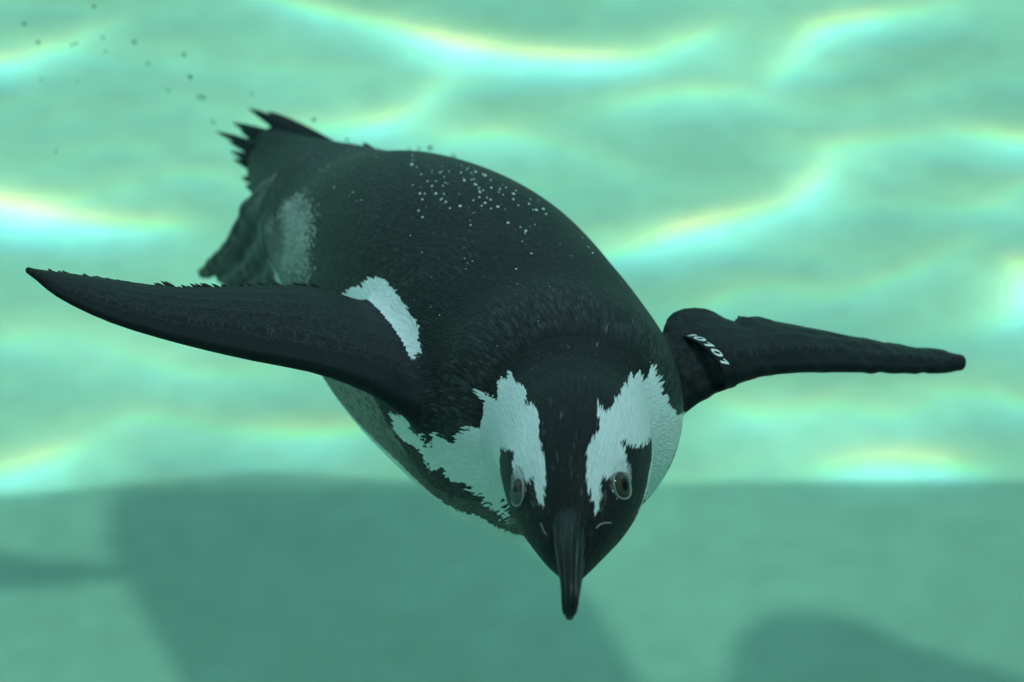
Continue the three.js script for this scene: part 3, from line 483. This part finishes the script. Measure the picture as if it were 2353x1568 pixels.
// bill: upper and lower mandible, ringed sections with grooved sides
function mandible(spine, groove) {
  const c = new THREE.CatmullRomCurve3(spine.map(([x, y, D]) => rel(x, y, D))), ra = new THREE.CatmullRomCurve3(spine.map(([, , , a, b], i) => V(i, a, b))), n = 60, m = 48, P = [], U = [], I = [];
  for (let i = 0; i <= n; i++) {
    const s = i / n, p = c.getPoint(s), t = c.getTangent(s), { y: a, z: b } = ra.getPoint(s), w = RIGHT.clone().addScaledVector(t, -t.x).normalize(), u = new THREE.Vector3().crossVectors(w, t); if (u.dot(TOWARDS) < 0) u.negate();
    for (let j = 0; j <= m; j++) {
      const q = j / m * 2 * Math.PI, cs = Math.cos(q), sn = Math.sin(q);                  // q = 0 on the ridge
      let k = 1 - groove * Math.exp(-(((Math.abs(sn) > 0 ? Math.atan2(Math.abs(sn), cs) : 0) - 0.95) ** 2) / 0.03) * smooth(s, 0.1, 0.4) + 0.012 * Math.sin(q * 13 + 2 * Math.sin(s * 9)) * (1 - s);
      if (i === n) k = 0.01;
      const r = p.clone().addScaledVector(w, sn * a * k).addScaledVector(u, cs * b * k); P.push(r.x, r.y, r.z); U.push(j / m, s);
    }
  }
  for (let i = 0; i < n; i++) for (let j = 0; j < m; j++) { const A = i * (m + 1) + j, B = A + 1, C = A + m + 1, D = C + 1; I.push(A, B, D, A, D, C); }
  const g = new THREE.BufferGeometry(); g.setAttribute('position', new THREE.Float32BufferAttribute(P, 3)); g.setAttribute('uv', new THREE.Float32BufferAttribute(U, 2)); g.setIndex(I); g.computeVertexNormals(); return g;
}
const [billC, billX] = canvas(512, 512), [billRC, billRX] = canvas(512, 512);
{
  billX.fillStyle = css(.006, .007, .007); billX.fillRect(0, 0, 512, 512); billRX.fillStyle = '#808080'; billRX.fillRect(0, 0, 512, 512);
  for (let k = 0; k < 900; k++) { const x = rnd() * 512, y = rnd() * rnd() * 420 - 30, l = 30 + 90 * rnd(), t = 0.005 + 0.14 * Math.pow(rnd(), 5), b = (rnd() - 0.5) * 16, h = 40 + 170 * rnd();
    for (const [X, s] of [[billX, css(t, t, t * 0.97)], [billRX, `rgb(${h},${h},${h})`]]) { X.strokeStyle = s; X.lineWidth = 1 + 2.2 * rnd(); X.beginPath(); X.moveTo(x, y); X.quadraticCurveTo(x + b, y + l / 2, x + b * 0.4, y + l); X.stroke(); } }
  for (const x of [77, 435]) for (let k = 0; k < 5; k++) { billX.strokeStyle = css(.003, .003, .003, .6); billX.lineWidth = 5; billX.beginPath(); billX.moveTo(x + 6 * rnd() - 3, 90); billX.quadraticCurveTo(x + 8 * rnd() - 4, 250, x + 5 * rnd(), 430); billX.stroke(); }  // shade of the side grooves, painted as dark lines
  for (let k = 0; k < 8; k++) { const x = (rnd() - 0.5) * 26; billX.strokeStyle = css(.05, .052, .05, .35); billX.lineWidth = 2 + 3 * rnd(); billX.beginPath(); billX.moveTo((x + 512) % 512, 120 + 60 * rnd()); billX.lineTo((x * 0.8 + 512) % 512, 420); billX.stroke(); }  // highlight along the ridge, painted as faint pale lines
  // horn-coloured streaks on the sides, a highlight painted along the right one, and the pale bar before the tip
  const streak = (x, y0, y1, w, c) => { billX.strokeStyle = c; billX.lineWidth = w; billX.lineCap = 'round'; billX.beginPath(); billX.moveTo(x, y0); billX.quadraticCurveTo(x + 8, (y0 + y1) / 2, x, y1); billX.stroke(); };
  for (let k = 0; k < 14; k++) { streak(44 + 14 * rnd(), 190 + 50 * rnd(), 310 + 50 * rnd(), 4, css(.55, .58, .58, .40)); streak(440 + 20 * rnd(), 230 + 40 * rnd(), 330 + 50 * rnd(), 3, css(.2, .2, .19, .22)); streak(80 + 20 * rnd(), 260 + 60 * rnd(), 400 + 20 * rnd(), 2, css(.15, .15, .14, .25)); }
  for (let k = 0; k < 26; k++) { const x = (rnd() - 0.5) * 70; streak((x + 512) % 512, 428 + Math.abs(x) * 0.2 + 4 * rnd(), 436 + 14 * rnd(), 3, css(.2, .18, .15, .35)); streak((x * 1.5 + 512) % 512, 452, 490 + 15 * rnd(), 3, css(.1, .075, .05, .4)); }
}
const billMat = new THREE.MeshPhysicalMaterial({ map: tex(billC, true), bumpMap: tex(billRC, false), bumpScale: 0.0012, roughness: 0.42, specularIntensity: 0.5 });
const bill = new THREE.Group(); bill.name = 'bill'; penguin.add(bill);
add(bill, 'upper_mandible', mandible([[1306, 1166, 1.412, .0062, .0058], [1307, 1200, 1.399, .0078, .0080], [1308, 1240, 1.388, .0072, .0086], [1309, 1290, 1.376, .0058, .0078], [1310, 1340, 1.367, .0045, .0066], [1310, 1382, 1.362, .0040, .0056], [1309, 1403, 1.363, .0033, .0044], [1309, 1413, 1.369, .0020, .0024]], 0.34), billMat);
add(bill, 'lower_mandible', mandible([[1312, 1240, 1.402, .0085, .0060], [1312, 1290, 1.389, .0066, .0052], [1312, 1340, 1.379, .0050, .0042], [1311, 1380, 1.373, .0038, .0032], [1311, 1398, 1.371, .0022, .0020]], 0), billMat);
// eyes
function eye(u, v, lidCover) {
  const p = skin(u, v), n = V(0, 0, 0); grad(p.x, p.y, p.z, n); n.normalize();
  const e = new THREE.Group(); e.name = 'eye'; e.position.copy(p); e.quaternion.setFromUnitVectors(V(0, 1, 0), n); penguin.add(e);
  const R = 0.0085, sink = 0.0057, g = new THREE.SphereGeometry(R, 48, 48), c = [], ps = g.attributes.position;
  for (let i = 0; i < ps.count; i++) { const a = Math.acos(clamp(ps.getY(i) / R, -1, 1)), k = a < 0.34 ? [.003, .003, .004] : a < 0.66 ? [.085 - .03 * (a - .36) / .3, .058, .042] : a < 0.75 ? [.02, .015, .012] : [.12, .11, .1]; c.push(...k); }
  g.setAttribute('color', new THREE.Float32BufferAttribute(c, 3));
  add(e, 'eyeball', g, new THREE.MeshPhysicalMaterial({ vertexColors: true, roughness: 0.08, specularIntensity: 0.35 })).position.y = -sink;
  const ring = []; for (let i = 0; i < 40; i++) { const q = i / 40 * 2 * Math.PI; ring.push(V(Math.cos(q) * 0.0065, 0.0004 + 0.0003 * Math.sin(3 * q), Math.sin(q) * 0.0065)); }
  add(e, 'eyelid_rim', new THREE.TubeGeometry(new THREE.CatmullRomCurve3(ring, true), 80, 0.0004, 8, true), new THREE.MeshStandardMaterial({ color: new THREE.Color().setRGB(0.36, 0.34, 0.34), roughness: 0.45 }));
  if (lidCover) { const lid = new THREE.SphereGeometry(R + 0.0005, 40, 24, 0, Math.PI, 0, 1.15); const l = add(e, 'eyelid', lid, new THREE.MeshStandardMaterial({ color: new THREE.Color().setRGB(0.09, 0.095, 0.1), roughness: 0.6 })); l.position.y = -sink; l.rotation.y = lidCover; }
}
eye(...EYE_R[0]); eye(...EYE_L[0], -0.75);
// corner of the mouth
const gape = (pts, r, mat) => add(penguin, 'gape', new THREE.TubeGeometry(new THREE.CatmullRomCurve3(pts.map(([u, v]) => skin(u, v))), 24, r, 8), mat);
const gapeMat = new THREE.MeshStandardMaterial({ color: new THREE.Color().setRGB(0.28, 0.24, 0.22), roughness: 0.4 });
gape(GAPE_R.slice(1), 0.0004, gapeMat); gape(GAPE_L.slice(0, 2).concat([GAPE_L[1].map((a, i) => (a + GAPE_L[2][i]) / 2)]), 0.0003, gapeMat);
// identity band round the flipper
{
  const c = rel(1622, 832, 1.585), axis = RIGHT.clone().multiplyScalar(0.80).addScaledVector(UP, 0.22).addScaledVector(FWD, 0.42).normalize(), e1 = RIGHT.clone().multiplyScalar(0.72).addScaledVector(UP, -0.47).addScaledVector(FWD, -0.9); e1.addScaledVector(axis, -e1.dot(axis)).normalize();
  const e2 = new THREE.Vector3().crossVectors(axis, e1).normalize(); if (e2.dot(TOWARDS) < 0) e2.negate();
  const a = 0.0235, b = 0.0105, w = 0.0085, th = 0.0012, n = 96, P = [], U = [], I = [], prof = [[0, 0], [0, th], [0.0004, th + 0.0003], [w - 0.0004, th + 0.0003], [w, th], [w, 0]];
  for (let i = 0; i <= n; i++) { const q = i / n * 2 * Math.PI, cs = Math.cos(q), sn = Math.sin(q); for (const [x, h] of prof) { const p = c.clone().addScaledVector(e1, cs * (a + h)).addScaledVector(e2, sn * (b + h)).addScaledVector(axis, x - w / 2); P.push(p.x, p.y, p.z); U.push(i / n, x / w); } }
  const m = prof.length; for (let i = 0; i < n; i++) for (let j = 0; j < m; j++) { const k = (j + 1) % m, A = i * m + j, B = i * m + k, C = A + m, D = B + m; I.push(A, D, B, A, C, D); }
  let g = new THREE.BufferGeometry(); g.setAttribute('position', new THREE.Float32BufferAttribute(P, 3)); g.setAttribute('uv', new THREE.Float32BufferAttribute(U, 2)); g.setIndex(I); g = g.toNonIndexed(); g.computeVertexNormals();
  const [bcv, bx] = canvas(2048, 160); bx.fillStyle = css(.006, .007, .008); bx.fillRect(0, 0, 2048, 160);
  bx.save(); bx.translate(BAND.x, 66); bx.scale(BAND.sx, BAND.sy); bx.fillStyle = css(.93, .94, .92); bx.font = 'italic bold 120px sans-serif'; bx.textAlign = 'center'; bx.textBaseline = 'middle'; bx.fillText('10101', 0, 0); bx.restore();
  add(penguin, 'identity_band', g, new THREE.MeshPhysicalMaterial({ map: tex(bcv, true), roughness: 0.6, specularIntensity: 0.3, side: THREE.DoubleSide }));
}
// ---------------------------------------------------------------- air bubbles
const air = new THREE.MeshPhysicalMaterial({ color: new THREE.Color().setRGB(0.35, 0.5, 0.5), transmission: 1, thickness: 0.002, ior: 1.33, roughness: 0.02 });
const ball = new THREE.SphereGeometry(1, 20, 14);
[[55, 55, 10, 'topmost bubble at the far left, above the pair of lone bubbles'],
  [87, 98, 9, 'round bubble just below the topmost far-left bubble'],
  [165, 103, 7, 'left one of two bubbles almost touching at upper left'],
  [175, 100, 6, 'right one of two bubbles almost touching at upper left'],
  [215, 15, 9, 'bubble close to the upper edge of the picture'],
  [236, 86, 7, 'middling bubble below the one at the upper edge'],
  [242, 118, 6, 'faint bubble, lower of two stacked at upper left'],
  [308, 97, 10, 'dark round bubble at the head of the diagonal trail'],
  [340, 146, 8, 'bubble below the head of the diagonal trail, left of it'],
  [422, 126, 9, 'rightmost bubble of the upper diagonal trail'],
  [437, 177, 10, 'dark bubble straight above the wide flattened bubble'],
  [95, 183, 6, 'left one of two faint bubbles low at far left'],
  [177, 187, 5, 'right one of two faint bubbles low at far left'],
  [386, 207, 7, 'pale bubble left of the wide flattened bubble'],
  [462, 224, 13, 'wide flattened bubble, the largest, left of the tail'],
  [577, 216, 6, 'small bubble straight above the tail tip'],
  [489, 281, 8, 'bubble just left of the tail feathers'],
  [721, 275, 9, 'lone bubble above the rear edge of the tail'],
  [797, 320, 7, 'bubble above the short tuft where tail meets back'],
  [940, 343, 6, 'leftmost of three bubbles in a row over the back'],
  [962, 342, 7, 'middle of three bubbles in a row over the back'],
  [988, 340, 11, 'right and biggest of three bubbles in a row over the back'],
  [1042, 360, 10, 'bubble nearest the highest point of the back'],
  [128, 349, 7, 'pale lone bubble left of the tail, over the green floor']].forEach(([x, y, d, label], i) => {
  const b = add(scene, 'air_bubble', ball, air), D = 1.9 + 0.2 * hash(i, 3), r = d * 0.5 * STEP * D * 1.15;
  b.position.copy(at(x, y, D)); b.scale.set(r * (d > 12 ? 1.5 : 1), r * (d > 12 ? 0.6 : 0.95), r);
  tag(b, label, 'bubble', 'air bubbles trailing behind the penguin');
});
{
  const gs = [], one = new THREE.SphereGeometry(1, 10, 8), m4 = new THREE.Matrix4();
  const cling = (u, v, r) => { const p = skin(u, v); gs.push(one.clone().applyMatrix4(m4.compose(p, new THREE.Quaternion(), V(r * (0.6 + 0.3 * rnd()), r * (0.5 + 0.5 * rnd()), r * 0.9)))); };
  CLING.forEach(([u, v], i) => { cling(u, v, 0.0006 + 0.0008 * hash(i, 5)); cling(u + 0.02 * rnd(), v - 0.03 * rnd(), 0.0003 + 0.0004 * rnd()); if (i % 2) cling(u + 0.006 * (rnd() - 0.5), v + 0.012, 0.0006 + 0.0003 * rnd()); });
  for (let k = 0; k < 14; k++) { const g = TAIL.grid[1 + Math.floor(rnd() * 6)], q = g[Math.floor(rnd() * 4)]; const p = q[0].clone().addScaledVector(TOWARDS, q[1] + 0.001), r = 0.0008 + 0.0007 * rnd(); gs.push(one.clone().applyMatrix4(m4.compose(p, new THREE.Quaternion(), V(r, r * 0.8, r)))); }
  for (let k = 0; k < 70; k++) cling(0.36 + 0.3 * rnd(), 0.15 + 0.6 * rnd(), 0.0003 + 0.0005 * rnd() * rnd());
  const g = mergeGeometries(gs), b = add(penguin, 'clinging_bubbles', g, new THREE.MeshPhysicalMaterial({ color: new THREE.Color().setRGB(0.8, 0.85, 0.85), roughness: 0.25, specularIntensity: 1 }));
  tag(b, 'tiny silvery air bubbles caught in the back feathers', null, null, 'stuff');
}
renderer.render(scene, camera);
